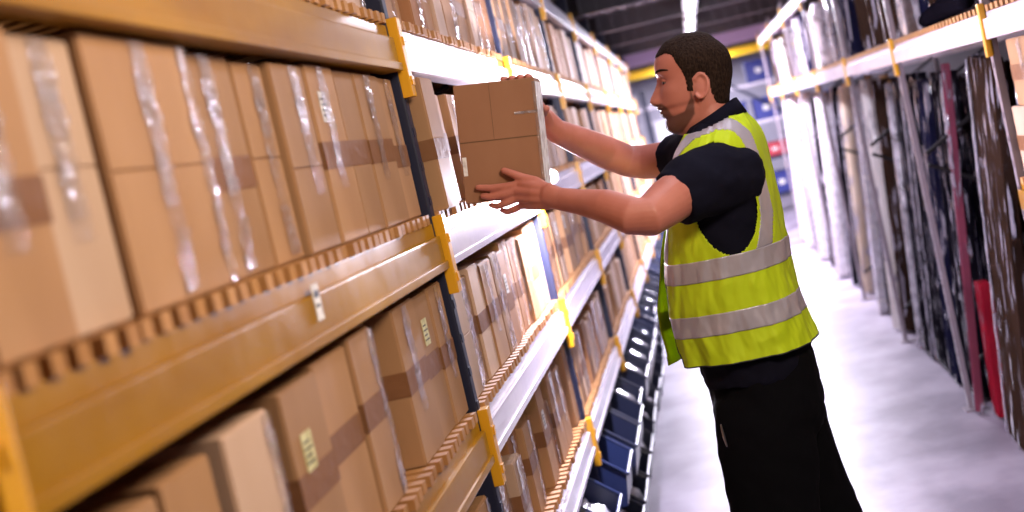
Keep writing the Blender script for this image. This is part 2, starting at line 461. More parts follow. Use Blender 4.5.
# hand-placed first bay: (start Y, width, height, recess, style, material)
CD, CK, CP_ = 'card', 'card_dark', 'card_pink'
row_mid = [(1.155, .165, .315, .0, 'hv', CD), (1.325, .155, .312, .010, 'v', CP_), (1.488, .325, .320, .0, 've', CD), (1.83, .195, .318, .012, 'hv', CD),
           (2.04, .145, .312, .012, 'v', CD), (2.195, .185, .314, 0, 'v', CD), (2.405, .19, .320, 0, 'hvl', CD), (2.61, .15, .317, .003, 'h', CD), (2.765, .22, .315, 0, 'hv', CD), (2.988, .15, .313, .004, 'hv', CD)]
row_low = [(1.2, .22, .27, .01, 'h', CD), (1.44, .155, .275, .012, 'h', CD), (1.62, .18, .285, -.0, 'e', CP_), (1.86, .19, .290, .0, 'hl', CD), (2.06, .2, .298, .006, 'h', CD), (2.27, .155, .305, .0, 'he', CD),
           (2.43, .16, .30, .05, 'hv', CD), (2.62, .20, .305, 0, 'hv', CD), (2.83, .15, .30, .004, 'hl', CD), (2.986, .15, .303, .0, 'hv', CD)]
BOXES = []
def gen_row(y0, y1, hmin, hmax, rng, wmin=.11, wmax=.22):
    out = []; y = y0
    while y < y1 - .08:
        w = min(rng.uniform(wmin, wmax), y1 - y - .003)
        if w < .07: break
        out.append((y, w, rng.uniform(hmin, hmax), rng.choice([0, .0, .004, .01, .03]), rng.choice(['h', 'hv', 'hv', 'v', 'he', 'hve', 'e', 'hl']), rng.choice([CD, CD, CD, CP_, CK])))
        y += w + rng.choice([.003, .004, .006, .014])
    return out
rng = random.Random(11)
def FW(bi): return (.12, .22) if bi < 4 else (.17, .27)
for ri, (nm, z) in enumerate(LV):
    for bi, (y0, y1) in enumerate(spans):
        if bi > 8: continue
        if nm == 'middle' and bi <= 1:
            rows = row_mid if bi == 1 else []
        elif nm == 'lower' and bi <= 1:
            rows = row_low if bi == 1 else []
        else:
            ya = y0 + .04; yb = y1 - .04
            if bi == 0: continue
            if nm == 'top': 
                if bi == 1: ya = 2.2
                rows = gen_row(ya, yb, .285, .32, rng, *FW(bi))
            elif nm == 'middle': rows = gen_row(ya + (.0 if bi != 2 else 0), yb, .27, .30, rng, *FW(bi))
            elif nm == 'lower': rows = gen_row(ya, yb, .27, .305, rng, *FW(bi))
            else:
                if bi == 1: ya = 2.3
                rows = gen_row(ya, yb, .22, .30, rng, *FW(bi))
        if bi == 2 and nm == 'middle':   # behind the held carton
            rows = [(3.392, .15, .30, .05, 'h', CD), (3.546, .19, .29, .01, 'h', CD)] + [r for r in rows if r[0] > 3.742]
            rows.insert(0, (3.225, .155, .31, -.045, 'h', CD))
            
        for j, (ys, w, hg, rec, st, mt) in enumerate(rows):
            BOXES.append((nm, bi, j, ys, w, hg, rec, st, mt, z))
protos = {}
prng = random.Random(5)
BAYN = {1: 'first', 2: 'second', 3: 'third', 4: 'fourth', 5: 'fifth', 6: 'sixth', 7: 'seventh', 8: 'eighth'}
for nm, bi, j, ys, w, hg, rec, st, mt, z in BOXES:
    far = ys > 7.2
    dep = .46
    if bi <= 2:
        o = carton(w, hg, dep, M[mt], st, M['paper_y'] if (nm == 'lower' and bi == 1) else None, prng)
        key = None
    else:
        key = (int(w / .02), int(hg / .015), mt, '' if far else st)
        if key not in protos:
            protos[key] = carton(int(w / .02) * .02, int(hg / .015) * .015, dep, M[mt], '' if far else st, None, prng, parts=not far)
            o = protos[key]
        else: o = cp(protos[key])
    tilt = 0 if rec < .02 else .0
    o.location = (XF - .024 - rec, ys + w / 2, z + .0225); o.rotation_euler = (0, 0, 0)
    d, t = sdesc(st, w)
    col = {'card': 'brown', 'card_pink': 'pale pinkish', 'card_dark': 'dark reddish'}[mt]
    if d == 'brown': d = ''
    if not far:
        lab = ('%s carton, %s, %s in %s bay, %s shelf' % ((d + ' ' + col).strip(), t, ORD[j], BAYN[bi], nm))
        tag(o, lab, 'box', 'cartons on the %s shelf' % nm)
    else:
        tag(o, ('%s carton, %s in the %s bay, %s shelf of the long rack' % (col, ORD[j], BAYN[bi], nm)), 'box', 'cartons on the %s shelf' % nm)

# floor bins under the rack ---------------------------------------
def make_bin(mt):
    t = empty('storage_bin')
    L_, W_, H_ = .42, .38, .22
    b = MB(); th = .004
    b.box(-L_, 0, -W_ / 2, W_ / 2, 0, th)
    b.box(-L_, -L_ + th, -W_ / 2, W_ / 2, 0, H_)
    # sides that slope down towards the open front
    for s in (-1, 1):
        y0, y1 = (s * W_ / 2, s * (W_ / 2 - th))
        vs = [(-L_, y0, 0), (0, y0, 0), (.02, y0, H_ * .55), (-.10, y0, H_), (-L_, y0, H_), (-L_, y1, 0), (0, y1, 0), (.02, y1, H_ * .55), (-.10, y1, H_), (-L_, y1, H_)]
        b.add(vs, [(0, 1, 2, 3, 4), (9, 8, 7, 6, 5), (0, 5, 6, 1), (1, 6, 7, 2), (2, 7, 8, 3), (3, 8, 9, 4), (4, 9, 5, 0)])
    vs = [(0, -W_ / 2, 0), (0, W_ / 2, 0), (.02, W_ / 2, H_ * .55), (.02, -W_ / 2, H_ * .55)]
    b.add(vs + [(x - th, y, z) for x, y, z in vs], [(0, 1, 2, 3), (7, 6, 5, 4), (3, 2, 6, 7), (0, 4, 5, 1)])
    b.build('tub', mt, t)
    b = MB(); b.tube([(.024, -W_ / 2, H_ * .55), (.024, W_ / 2, H_ * .55)], [.007, .007], 8)
    for s in (-1, 1): b.tube([(.024, s * W_ / 2, H_ * .55), (-.10, s * W_ / 2, H_), (-L_, s * W_ / 2, H_)], [.007] * 3, 8)
    b.build('rim', mt, t)
    return t
def make_bag(sd):
    b = MB(); b.ell((0, 0, 0), (.11, .135, .085), 14)
    vs = []
    for v in b.v:
        k = 1 + .28 * nz(v.x * 16 + sd, v.y * 16, v.z * 16) + .15 * nz(v.x * 40, v.y * 40 + sd, v.z * 40)
        p = v * k; p.z = max(p.z, -.078); vs.append(p)
    return obj('parcel', vs, b.f, M['bag'], None, True)
binA, binB = make_bin(M['bin']), make_bin(M['bin2'])
bagA = [make_bag(3.1), make_bag(8.7), make_bag(15.2)]
used = set(); i = 0
brng = random.Random(4)
BINY = [y + .26 + .44 * q for y in UPY[1:-1] for q in range(4)]
BINY = [y for y in BINY if y > 3.9 and min(abs(y - u) for u in UPY) > .23][:26]
for yy in BINY:
    for lev, z in (('floor', .0), ('upper', .235)):
        src = binA if brng.random() < .7 else binB
        if src.name in used: o = cp(src)
        else: o = src; used.add(src.name)
        xo = brng.uniform(-.01, .02)
        o.location = (-.535 + xo, yy, z)
        col = 'navy' if src is binA or src.name == 'x' else 'blue'
        tag(o, '%s open-fronted plastic bin under the long rack, %s in the %s row' % (col, (ORD + ['twenty-first', 'twenty-second', 'twenty-third', 'twenty-fourth', 'twenty-fifth', 'twenty-sixth', 'twenty-seventh', 'twenty-eighth', 'twenty-ninth', 'thirtieth'])[i], 'floor' if z == 0 else 'stacked'), 'bin', 'plastic bins under the rack')
        if brng.random() < .8 and i < 22:
            k = brng.randrange(3); s = bagA[k]
            if s.name in used: g = cp(s)
            else: g = s; used.add(s.name)
            g.location = (-.645 + xo, yy + brng.uniform(-.02, .02), z + .075 if z else z + .055)
            g.location.z = z + .085
            tag(g, 'clear plastic bagged parcel in the %s bin of the %s row' % ((ORD + ['twenty-first', 'twenty-second'])[i], 'floor' if z == 0 else 'stacked'), 'parcel', 'bagged parcels in bins')
    i += 1
for s in bagA + [binA, binB]:
    if s.name not in used:
        for c in list(s.children): bpy.data.objects.remove(c)
        bpy.data.objects.remove(s)

# ------------------------------------------------------------------ right rack
XG = .96
UPR = [2.66 + 2.02 * k for k in range(0, 8)]        # 2.45 ... 14.45
rr = empty('storage_rack', (XG + .45, 8, 0)); tag(rr, 'long pale steel rack holding long film-wrapped goods stood on end', 'rack')
def rq(mb, name, mt):
    o = mb.build(name, mt, rr); o.matrix_parent_inverse = Matrix.Translation((-(XG + .45), -8, 0)); return o
for y in UPR:
    for xx in (XG + .002, XG + .85):
        b = MB(); b.box(xx, xx + .024, y - .018, y + .018, .004, 2.42, bev=.003)
        for q in range(28): b.box(xx - .002, xx + .001, y - .006, y + .006, .1 + q * .08, .12 + q * .08)
        b.box(xx - .02, xx + .08, y - .05, y + .05, 0, .008)
        rq(b, 'upright', M['white_post'])
    b = MB()
    for q in range(4):
        z0 = .2 + q * .5
        b.tube([(XG + .05, y, z0 + (.45 if q % 2 else 0)), (XG + .86, y, z0 + (0 if q % 2 else .45))], [.011, .011], 6)
    rq(b, 'brace', M['dull'])
    for z in (1.718, 2.33):
        b = MB(); b.box(XG - .012, XG + .012, y - .018, y + .018, z - .14, z + .03, bev=.003); rq(b, 'connector', M['yellow'])
for k, (y0, y1) in enumerate(zip(UPR, UPR[1:])):
    y0 -= .014; y1 += .014
    lv = [1.718, 2.33] + ([1.17] if k == 0 else [])
    for z in lv:
        b = MB(); b.box(XG - .006, XG + .035, y0 + .03, y1 - .03, z - .085, z - .02, bev=.004); b.box(XG + .008, XG + .035, y0 + .03, y1 - .03, z - .022, z, bev=.003)
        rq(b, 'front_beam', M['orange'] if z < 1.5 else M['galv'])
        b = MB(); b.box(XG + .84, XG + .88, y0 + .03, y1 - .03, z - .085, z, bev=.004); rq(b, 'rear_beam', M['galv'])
        if z < 2.2:
            b = MB(); yy = y0 + .04
            while yy < y1 - .06: b.box(XG - .002, XG + .87, yy, yy + .035, z + .0005, z + .02); yy += .07
            rq(b, 'batten_deck', M['wood'])

# wrapped goods: origin at the foot, stands along +Z then leant
def wrapped(kind, ln, w, th, core, wrap, sd):
    b = MB(); t = None
    if kind == 'roll':
        pts = [(0, 0, .01 + (ln - .02) * i / 10) for i in range(11)]
        b.tube([V(p) + V((.004 * nz(p[2] * 2, sd, 0), .004 * nz(p[2] * 2, sd, 5), 0)) for p in pts], [w / 2] * 11, 20)
        o = autosmooth(b.build('wrapped_roll', M[core]))
        b = MB(); r0 = w / 2 + .002
        nseg, nr = 34, 24
        vs = []; fs = []
        for i in range(nseg + 1):
            z = .004 + (ln - .008) * i / nseg
            for k in range(nr):
                a = 2 * math.pi * k / nr; r = r0 + .005 * abs(nz(math.cos(a) * 2 + sd, math.sin(a) * 2, z * 9))
                vs.append((r * math.cos(a), r * math.sin(a), z))
        for i in range(nseg):
            for k in range(nr):
                a = i * nr + k; c = i * nr + (k + 1) % nr; fs.append((a, c, c + nr, a + nr))
        fs.append(tuple(range(nr - 1, -1, -1))); fs.append(tuple(range(nseg * nr, nseg * nr + nr)))
        obj('plastic_wrap', vs, fs, M[wrap], o, True)
        # cardboard tube core in the top end
        b = MB(); b.tube([(0, 0, ln - .01), (0, 0, ln + .012)], [w * .2, w * .2], 14); b.build('core_tube', M['i_card'], o)
    else:
        b.box(-th / 2, th / 2, -w / 2, w / 2, .01, ln - .01, bev=min(.008, th * .2))
        o = b.build('wrapped_board', M[core])
        vs = []; fs = []; ns, nseg = 28, 34
        a_, b_ = th / 2 + .003, w / 2 + .003
        per = 4 * (a_ + b_)
        for i in range(nseg + 1):
            z = .003 + (ln - .006) * i / nseg
            for k in range(ns):
                s = per * k / ns
                if s < 2 * b_: p = V((a_, -b_ + s, 0)); nn = V((1, 0, 0))
                elif s < 2 * b_ + 2 * a_: p = V((a_ - (s - 2 * b_), b_, 0)); nn = V((0, 1, 0))
                elif s < 4 * b_ + 2 * a_: p = V((-a_, b_ - (s - 2 * b_ - 2 * a_), 0)); nn = V((-1, 0, 0))
                else: p = V((-a_ + (s - 4 * b_ - 2 * a_), -b_, 0)); nn = V((0, -1, 0))
                p += nn * (.007 * abs(nz(p.x * 20 + sd, p.y * 20, z * 8)) )
                vs.append((p.x, p.y, z))
        for i in range(nseg):
            for k in range(ns):
                a = i * ns + k; c = i * ns + (k + 1) % ns; fs.append((a, c, c + ns, a + ns))
        fs.append(tuple(range(ns - 1, -1, -1))); fs.append(tuple(range(nseg * ns, nseg * ns + ns)))
        obj('plastic_wrap', vs, fs, M[wrap], o, True)
        if sd % 3 < 2.2 and ln > 1:      # pale film strand added as a painted highlight along the front edge
            hw_ = th / 2 + .006; sg = -1 if sd % 2 < 1.3 else 1
            pts = [V((-hw_ + .004 * nz(q * .9, sd, 1), sg * (w / 2 + .002) + .004 * nz(q * .8, sd, 7), .02 + (ln - .04) * q / 40)) for q in range(41)]
            b = MB(); b.tube(pts, [(.003 + .005 * abs(nz(q * .7, sd, 3)), .003 + .004 * abs(nz(q * .9, sd, 9))) for q in range(41)], 8, up=(0, 1, 0)); b.build('edge_glint', M['glint'], o, True)
        b = MB()
        for zz in (ln * .3, ln * .72):
            b = MB(); b.box(-th / 2 - .0105, th / 2 + .0105, -w / 2 - .0105, w / 2 + .0105, zz, zz + .035); b.build('binding_tape', M['wrap'], o)
    return o

NAMES = {'i_black': 'black', 'i_navy': 'dark navy', 'i_brown': 'dark brown', 'i_grey': 'grey', 'i_tan': 'beige', 'i_cream': 'cream', 'i_red': 'red', 'i_card': 'cardboard-brown', 'i_pink': 'pink'}
# floor items (Y, X, kind, length, width, thickness, lean to the side (deg along Y), lean back, colour, wrap)
ITEMS = [
 (4.95, 1.08, 'panel', 1.50, .34, .08, 1.5, 5, 'i_brown', 'wrap'),
 (5.36, 1.10, 'panel', 1.50, .28, .06, 1.0, 5, 'i_black', 'wrap'),
 (5.78, 1.02, 'panel', 1.58, .42, .05, 3.5, 4.5, 'i_brown', 'wrap'),
 (6.16, 1.13, 'panel', 1.55, .24, .06, 3.5, 5, 'i_brown', 'wrap'),
 (6.44, 1.06, 'panel', .62, .14, .05, 1.0, 3, 'i_red', 'wrap'),
 (6.58, .99, 'panel', 1.60, .04, .035, 2.0, 5.5, 'i_pink', 'wrap'),
 (6.96, 1.06, 'panel', 1.56, .34, .07, 1.0, 5, 'i_black', 'wrap'),
 (7.32, 1.04, 'panel', 1.54, .28, .06, .5, 5, 'i_navy', 'wrap'),
 (7.70, 1.05, 'panel', 1.58, .34, .06, .5, 5, 'i_black', 'wrap'),
 (8.10, 1.04, 'panel', 1.57, .32, .06, 0, 5, 'i_black', 'wrap'),
 (8.42, 1.03, 'roll', 1.55, .05, .05, -4, 5, 'i_grey', 'wrap_w'),
 (9.0, 1.08, 'roll', 1.58, .15, .15, 0, 4.5, 'i_brown', 'wrap'),
 (9.16, 1.02, 'roll', 1.60, .11, .11, 0, 4, 'i_cream', 'wrap'),
 (9.55, 1.05, 'panel', 1.58, .36, .08, .5, 5, 'i_black', 'wrap'),
 (9.92, 1.01, 'panel', 1.58, .08, .07, 1, 5, 'i_cream', 'wrap_w'),
 (10.20, 1.05, 'panel', 1.56, .34, .07, 1, 5, 'i_navy', 'wrap'),
 (10.99, 1.06, 'roll', 1.58, .12, .12, .5, 4.5, 'i_tan', 'wrap'),
 (11.25, 1.04, 'panel', 1.55, .20, .08, .5, 5, 'i_black', 'wrap'),
 (11.55, 1.02, 'panel', 1.60, .10, .08, 1, 5, 'i_black', 'wrap'),
 (11.86, 1.06, 'panel', 1.58, .32, .08, 1, 5, 'i_black', 'wrap'),
 (12.22, 1.00, 'roll', 1.55, .15, .15, 1.5, 4.5, 'i_cream', 'wrap_w'),
 (12.50, 1.05, 'panel', 1.57, .24, .08, 1, 5, 'i_navy', 'wrap'),
 (13.05, 1.03, 'roll', 1.55, .16, .16, 1.2, 4.5, 'i_black', 'wrap'),
 (13.40, 1.06, 'panel', 1.57, .30, .08, 1, 5, 'i_black', 'wrap'),
 (13.75, 1.00, 'roll', 1.58, .18, .18, 1, 4.5, 'i_cream', 'wrap_w'),
 (14.10, 1.03, 'roll', 1.56, .20, .20, 1, 4.5, 'i_navy', 'wrap'),
 (15.10, 1.00, 'roll', 1.58, .20, .20, 1, 4.5, 'i_cream', 'wrap_w'),
 (15.50, 1.02, 'roll', 1.55, .18, .18, 1, 4.5, 'i_cream', 'wrap_w'),
 (15.90, 1.00, 'roll', 1.58, .20, .20, .6, 4.5, 'i_cream', 'wrap_w'),
]
def place_item(i, t, zb, where, prev):
    Y, X, kind, ln, w, th, side, back, core, wr = t
    o = wrapped(kind, ln, w, th, core, wr, i * 1.7)
    o.location = (X, Y, zb + .002 + w / 2 * abs(math.sin(R(side))) + (th if kind == 'panel' else w) / 2 * math.sin(R(back)))
    o.rotation_euler = (R(side), R(back), 0)
    size = 'tall ' if ln > 1.45 else 'short '
    thick = 'thick ' if w >= .2 else ('slim ' if w <= .1 else '')
    pl = {'i': 'clear film', 'w': 'white film'}['w' if wr == 'wrap_w' else 'i']
    tag(o, '%s%s%s %s wrapped in %s, %s' % (size, thick, NAMES[core], 'roll' if kind == 'roll' else 'panel', pl, where), 'wrapped goods' , 'wrapped goods standing in the rack')
    return o
for i, t in enumerate(ITEMS):
    nb = ORD[i] if i < 20 else ['twenty-first', 'twenty-second', 'twenty-third', 'twenty-fourth', 'twenty-fifth', 'twenty-sixth', 'twenty-seventh', 'twenty-eighth', 'twenty-ninth', 'thirtieth', 'twenty eighth', 'twenty ninth'][i - 20]
    place_item(i, t, 0, '%s along the floor' % nb, None)
# second rank behind, dark panels added as backdrop for the shaded rack interior
r2 = random.Random(8); i = 0; yy = 4.9
while yy < 16.2:
    if min(abs(yy - u) for u in UPR) < .33: yy += .05; continue
    core = r2.choice(['i_black', 'i_black', 'i_brown', 'i_navy', 'i_black'])
    w = r2.uniform(.28, .4)
    place_item(50 + i, (yy, 1.40, 'panel', r2.uniform(1.48, 1.56), w, .07, r2.uniform(0, 1), 3, core, 'wrap'), 0,
               '%s of the added rear rank' % (ORD + ['twenty-%s' % k for k in ORD[:9]] + ['thirtieth'] + ['thirty-%s' % k for k in ORD[:9]])[i], None)
    yy += w + .07; i += 1
# upper level goods
r3 = random.Random(21); i = 0; yy = 4.85
while yy < 16.2:
    if min(abs(yy - u) for u in UPR) < .21 or 5.0 < yy < 6.1: yy += .05; continue
    kind = r3.choice(['panel', 'panel', 'roll']); core = r3.choice(['i_brown', 'i_black', 'i_grey', 'i_navy', 'i_brown', 'i_cream'])
    w = r3.uniform(.1, .22)
    place_item(90 + i, (yy, XG + .14, kind, r3.uniform(.44, .5), w, .08 if kind == 'panel' else w, r3.uniform(1, 5), 1, core, r3.choice(['wrap', 'wrap_w', 'wrap'])), 1.74,
               '%s on the upper deck' % (ORD + ['twenty-%s' % k for k in ORD[:9]] + ['thirtieth'] + ['thirty-%s' % k for k in ORD[:9]] + ['fortieth'] + ['forty-%s' % k for k in ORD[:9]])[i], None)
    yy += w + r3.uniform(.07, .12); i += 1
# cartons at the edge of the photo, in the first right bay
for (y, w, hh, z, mt, lb) in [(4.465, .34, .22, 1.192, 'card_pink', 'pale pink lower carton on the low deck of the pale rack at the photo edge'),
                           (4.09, .36, .22, 1.192, 'card', 'brown lower carton on the low deck of the pale rack, beside the pink one'),
                           (4.36, .34, .205, 1.414, 'card', 'tan carton stacked on the pale pink one in the pale rack'),
                           (3.99, .36, .205, 1.414, 'card_pink', 'pale carton stacked on the brown one in the pale rack')]:
    o = carton(w, hh, .5, M[mt], 'hv', None, prng); o.location = (XG + .02, y, z); o.rotation_euler = (0, 0, math.pi)
    tag(o, lb, 'box', 'cartons in the pale rack')
# dark fabric bundle on the upper deck
b = MB(); b.tube([(XG + .05, 6.0, 1.775), (XG + .08, 5.6, 1.80), (XG + .06, 5.2, 1.785)], [.03, .045, .03], 12, round_ends=True)
tag(b.build('cloth_bundle', M['i_black'], None, True), 'black bundle lying along the upper deck edge of the pale rack', 'bundle')

# ------------------------------------------------------------------ far end
bs = empty('shelving', (0, 21.2, 0)); tag(bs, 'dark blue steel shelving across the far end of the aisle', 'shelf')
def rs(mb, name, mt):
    o = mb.build(name, mt, bs); o.matrix_parent_inverse = Matrix.Translation((0, -21.2, 0)); return o
for x in (-1.6, -.6, .4, 1.4, 2.3):
    for y in (20.9, 21.4):
        b = MB(); b.box(x - .03, x + .03, y - .03, y + .03, 0, 2.15, bev=.004); rs(b, 'post', M['post'])
for z in (.25, .8, 1.35, 1.9):
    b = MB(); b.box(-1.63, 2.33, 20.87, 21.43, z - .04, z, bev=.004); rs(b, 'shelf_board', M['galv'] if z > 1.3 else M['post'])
b = MB(); b.tube([(.45, 20.86, 2.1), (1.35, 20.86, 1.4)], [.02, .02], 8); rs(b, 'brace', M['post'])
def crate(w, d, hh, mt):
    b = MB(); th = .012
    b.box(-w/2, w/2, -d/2, d/2, 0, th); b.box(-w/2, -w/2 + th, -d/2, d/2, 0, hh); b.box(w/2 - th, w/2, -d/2, d/2, 0, hh)
    b.box(-w/2, w/2, -d/2, -d/2 + th, 0, hh); b.box(-w/2, w/2, d/2 - th, d/2, 0, hh)
    b.box(-w/2 - .01, w/2 + .01, -d/2 - .01, -d/2 + th, hh - .03, hh); b.box(-w/2 - .01, w/2 + .01, d/2 - th, d/2 + .01, hh - .03, hh)
    o = b.build('crate', mt)
    b = MB(); b.box(-w * .12, w * .12, -d/2 - .012, -d/2 - .008, hh * .4, hh * .62); b.build('crate_label', M['paper'], o)
    return o
M['cr_blue'] = mat('crate_blue', (.02, .03, .20), .4); M['cr_red'] = mat('crate_red', (.45, .03, .05), .4); M['cr_white'] = mat('crate_white', (.6, .58, .62), .4); M['cr_dark'] = mat('crate_dark', (.03, .03, .05), .4)
CN = {'cr_blue': 'blue', 'cr_red': 'red', 'cr_white': 'white', 'cr_dark': 'dark'}
c4 = random.Random(3); zs = {.25: 'bottom', .8: 'second', 1.35: 'third', 1.9: 'top'}
for z in zs:
    for k, x in enumerate([-1.35, -.9, -.35, .1, .65, 1.1, 1.62, 2.05]):
        if z == 1.9 and k in (2, 3, 4, 6): continue
        ck = 'cr_blue' if (z == 1.35 and k in (4, 5)) else 'cr_red' if (z == .8 and k == 5) else c4.choice(['cr_dark', 'cr_dark', 'cr_blue', 'cr_white'])
        o = crate(.36, .38, c4.choice([.2, .26, .32]), M[ck]); o.location = (x, 21.15, z + .002)
        tag(o, '%s plastic crate, %s along the %s board of the far shelving' % (CN[ck], ORD[k], zs[z]), 'crate', 'crates on the far shelving')

# ------------------------------------------------------------------ flash lamp clamped on the rack's middle beam
FY = 5.05
fl = empty('clamp_lamp', (XF + .08, FY, 1.46)); tag(fl, 'glaring white clamp lamp fixed on the middle beam behind the man\'s wrist', 'lamp')
b = MB(); b.tube([(0, 0, .05), (0, 0, .05 + .001), (0, -.045, .05)], [.02, .03, .045], 16, caps=False)
b = MB(); b.tube([(0, .06, .05), (0, .03, .05), (0, -.02, .05)], [.012, .018, .026], 20, caps=False); b.build('reflector', M['metal'], fl, True)
b = MB(); b.ell((0, -.005, .05), (.019, .019, .019), 12); b.build('bulb', M['flash'], fl, True)
b = MB(); b.box(-.075, -.07, -.02, .02, -.03, .04); b.box(-.07, -.02, -.006, .006, -.006, .006); b.tube([(-.03, 0, 0), (0, .03, .04)], [.007, .007], 8); b.build('clamp', M['black'], fl)

exec_man = True
# ================================================================== THE MAN
YM = 3.555
def UZ(u, z, y=0): return V((u, YM + y, z))
man = empty('person', (.03, YM, 0))
tag(man, 'man in navy polo and yellow hi-vis vest reaching to slide a carton into the rack', 'person')
def mp_(o): o.parent = man; o.matrix_parent_inverse = Matrix.Translation((-.03, -YM, 0)); return o

# ---- head surface
HF = [(1.560, -.015), (1.568, -.036), (1.578, -.052), (1.590, -.0595), (1.603, -.058), (1.612, -.0575), (1.622, -.0655), (1.631, -.067), (1.634, -.0655), (1.641, -.0715), (1.648, -.068), (1.66, -.063),
      (1.68, -.058), (1.700, -.054), (1.712, -.0560), (1.728, -.0595), (1.740, -.0590), (1.755, -.0555), (1.772, -.0435), (1.785, -.028), (1.795, -.008), (1.802, .03)]
HB = [(1.560, .055), (1.58, .08), (1.60, .092), (1.64, .103), (1.69, .120), (1.73, .1225), (1.755, .114), (1.775, .098), (1.79, .082), (1.798, .062), (1.802, .036)]
HW = [(1.560, .022), (1.568, .036), (1.580, .047), (1.60, .056), (1.62, .061), (1.65, .066), (1.68, .0715), (1.72, .0765), (1.75, .074), (1.772, .062), (1.787, .046), (1.796, .029), (1.802, .004)]
def g1(x, s): return math.exp(-(x / s) ** 2)
def head(th, z, off=0):
    "th: 0 forward, pi back; returns world point"
    f, bk, w = sinterp(HF, z), sinterp(HB, z), sinterp(HW, z)
    cx = .03 if z < 1.79 else .03 + (z - 1.79) * .3
    c, s = math.cos(th), math.sin(th)
    e = 2.15
    rad = (cx - f) if c > 0 else (bk - cx)
    rad = max(rad, .004)
    k = (abs(c) ** e + abs(s) ** e) ** (-1 / e)
    u = cx - c * rad * k; y = s * w * k
    n = V((-c / rad, s / max(w, .004), 0)); n.normalize()
    d = 0
    ay = abs(y)
    if c > 0:
        # narrower jaw towards the chin
        if z < 1.66: y *= 1 - .22 * c * (1.66 - z) / .1
        # nose
        if z < 1.715:
            tipz = 1.662
            prof_ = interp([(1.645, 0), (1.650, .012), (1.656, .0225), (1.662, .0255), (1.670, .0235), (1.685, .0155), (1.70, .0085), (1.715, .002)], z)
            wd = interp([(1.645, .014), (1.66, .0135), (1.70, .008), (1.72, .008)], z)
            d += prof_ * g1(y, wd)
            d += .006 * g1(ay - .015, .006) * g1(z - 1.657, .007)
        d -= .011 * g1(ay - .031, .014) * g1(z - 1.703, .011)      # eye sockets
        d += .001 * g1(ay - .03, .02) * g1(z - 1.726, .008)         # brow
        d += .004 * g1(ay - .045, .018) * g1(z - 1.678, .018)       # cheekbone
        d -= .003 * g1(ay - .045, .015) * g1(z - 1.63, .018)
        d -= .0035 * g1(y, .02) * g1(z - 1.6345, .0022)             # mouth line
        if ay > .022 and abs(z - 1.634) < .02: d -= .003 * g1(z - 1.634, .008)
    p = V((u, y, z)) + n * (d + off)
    if z > 1.78 and off: p.z += off * min(1, (z - 1.78) / .02)
    return V((p.x, YM + p.y, p.z))
NT, NZ = 150, 130
ZH = [1.560 + (1.802 - 1.560) * (1 - (1 - i / (NZ - 1)) ** 1.0) for i in range(NZ)]
ZH = ZH[:-1] + [1.8008, 1.802]
def head_mesh():
    vs = []; fs = []
    for z in ZH:
        for k in range(NT): vs.append(head(2 * math.pi * k / NT, z))
    for i in range(len(ZH) - 1):
        for k in range(NT):
            a, b_ = i * NT + k, i * NT + (k + 1) % NT; fs.append((a, b_, b_ + NT, a + NT))
    fs.append(tuple(range(NT - 1, -1, -1))); l = (len(ZH) - 1) * NT; fs.append(tuple(range(l, l + NT)))
    return vs, fs
body = MB(); hv, hf = head_mesh(); body.add(hv, hf)
# ears
for s in (-1, 1):
    ec = V((.043, YM + s * .0735, 1.669))
    Mx = Matrix.Rotation(R(12), 3, 'Y') @ Matrix.Rotation(R(s * 18), 3, 'Z')
    body.ell(ec, (.016, .006, .026), 12, Mx)
    pts = []
    for k in range(15):
        a = R(-150 + k * 20)
        pts.append(ec + Mx @ V((.0185 * math.cos(a - R(-15)) + .001, s * .006, .031 * math.sin(a - R(-15)) - (0.0 if math.sin(a) > 0 else -.004))))
    body.tube(pts, [.0042] * 15, 8, round_ends=True)
# neck
body.tube([(.075, YM, 1.46), (.068, YM, 1.53), (.052, YM, 1.58), (.045, YM, 1.63), (.045, YM, 1.67)], [(.075, .066), (.064, .061), (.060, .056), (.058, .054), (.052, .05)], 28, up=(-1, 0, 0))
# torso core
RT = R(10)
fw = V((-math.cos(RT), math.sin(RT), 0)); lf = V((-math.sin(RT), -math.cos(RT), 0))
TF = [(.86, -.095), (.98, -.097), (1.05, -.110), (1.12, -.118), (1.25, -.105), (1.35, -.088), (1.45, -.062), (1.50, -.040), (1.54, -.010), (1.57, .008), (1.60, .012)]
TB = [(.86, .165), (.98, .165), (1.10, .15), (1.20, .145), (1.30, .149), (1.42, .152), (1.50, .148), (1.54, .138), (1.57, .122), (1.60, .108)]
TW = [(.86, .175), (.98, .172), (1.10, .170), (1.25, .185), (1.36, .198), (1.44, .202), (1.48, .198), (1.51, .184), (1.535, .158), (1.555, .122), (1.57, .094), (1.585, .074), (1.60, .064)]
def torso(th, z, off=0):
    f, bk, w = sinterp(TF, z), sinterp(TB, z), sinterp(TW, z)
    cx = (f + bk) / 2; a = (bk - f) / 2 + off; w = w + off
    c, s = math.cos(th), math.sin(th); e = 2.35
    k = (abs(c) ** e + abs(s) ** e) ** (-1 / e)
    loc = fw * (c * a * k) + lf * (s * w * k)
    zz = z + (off * .8 * max(0, min(1, (z - 1.46) / .06)))
    return V((cx, YM, zz)) + loc, s * w * k
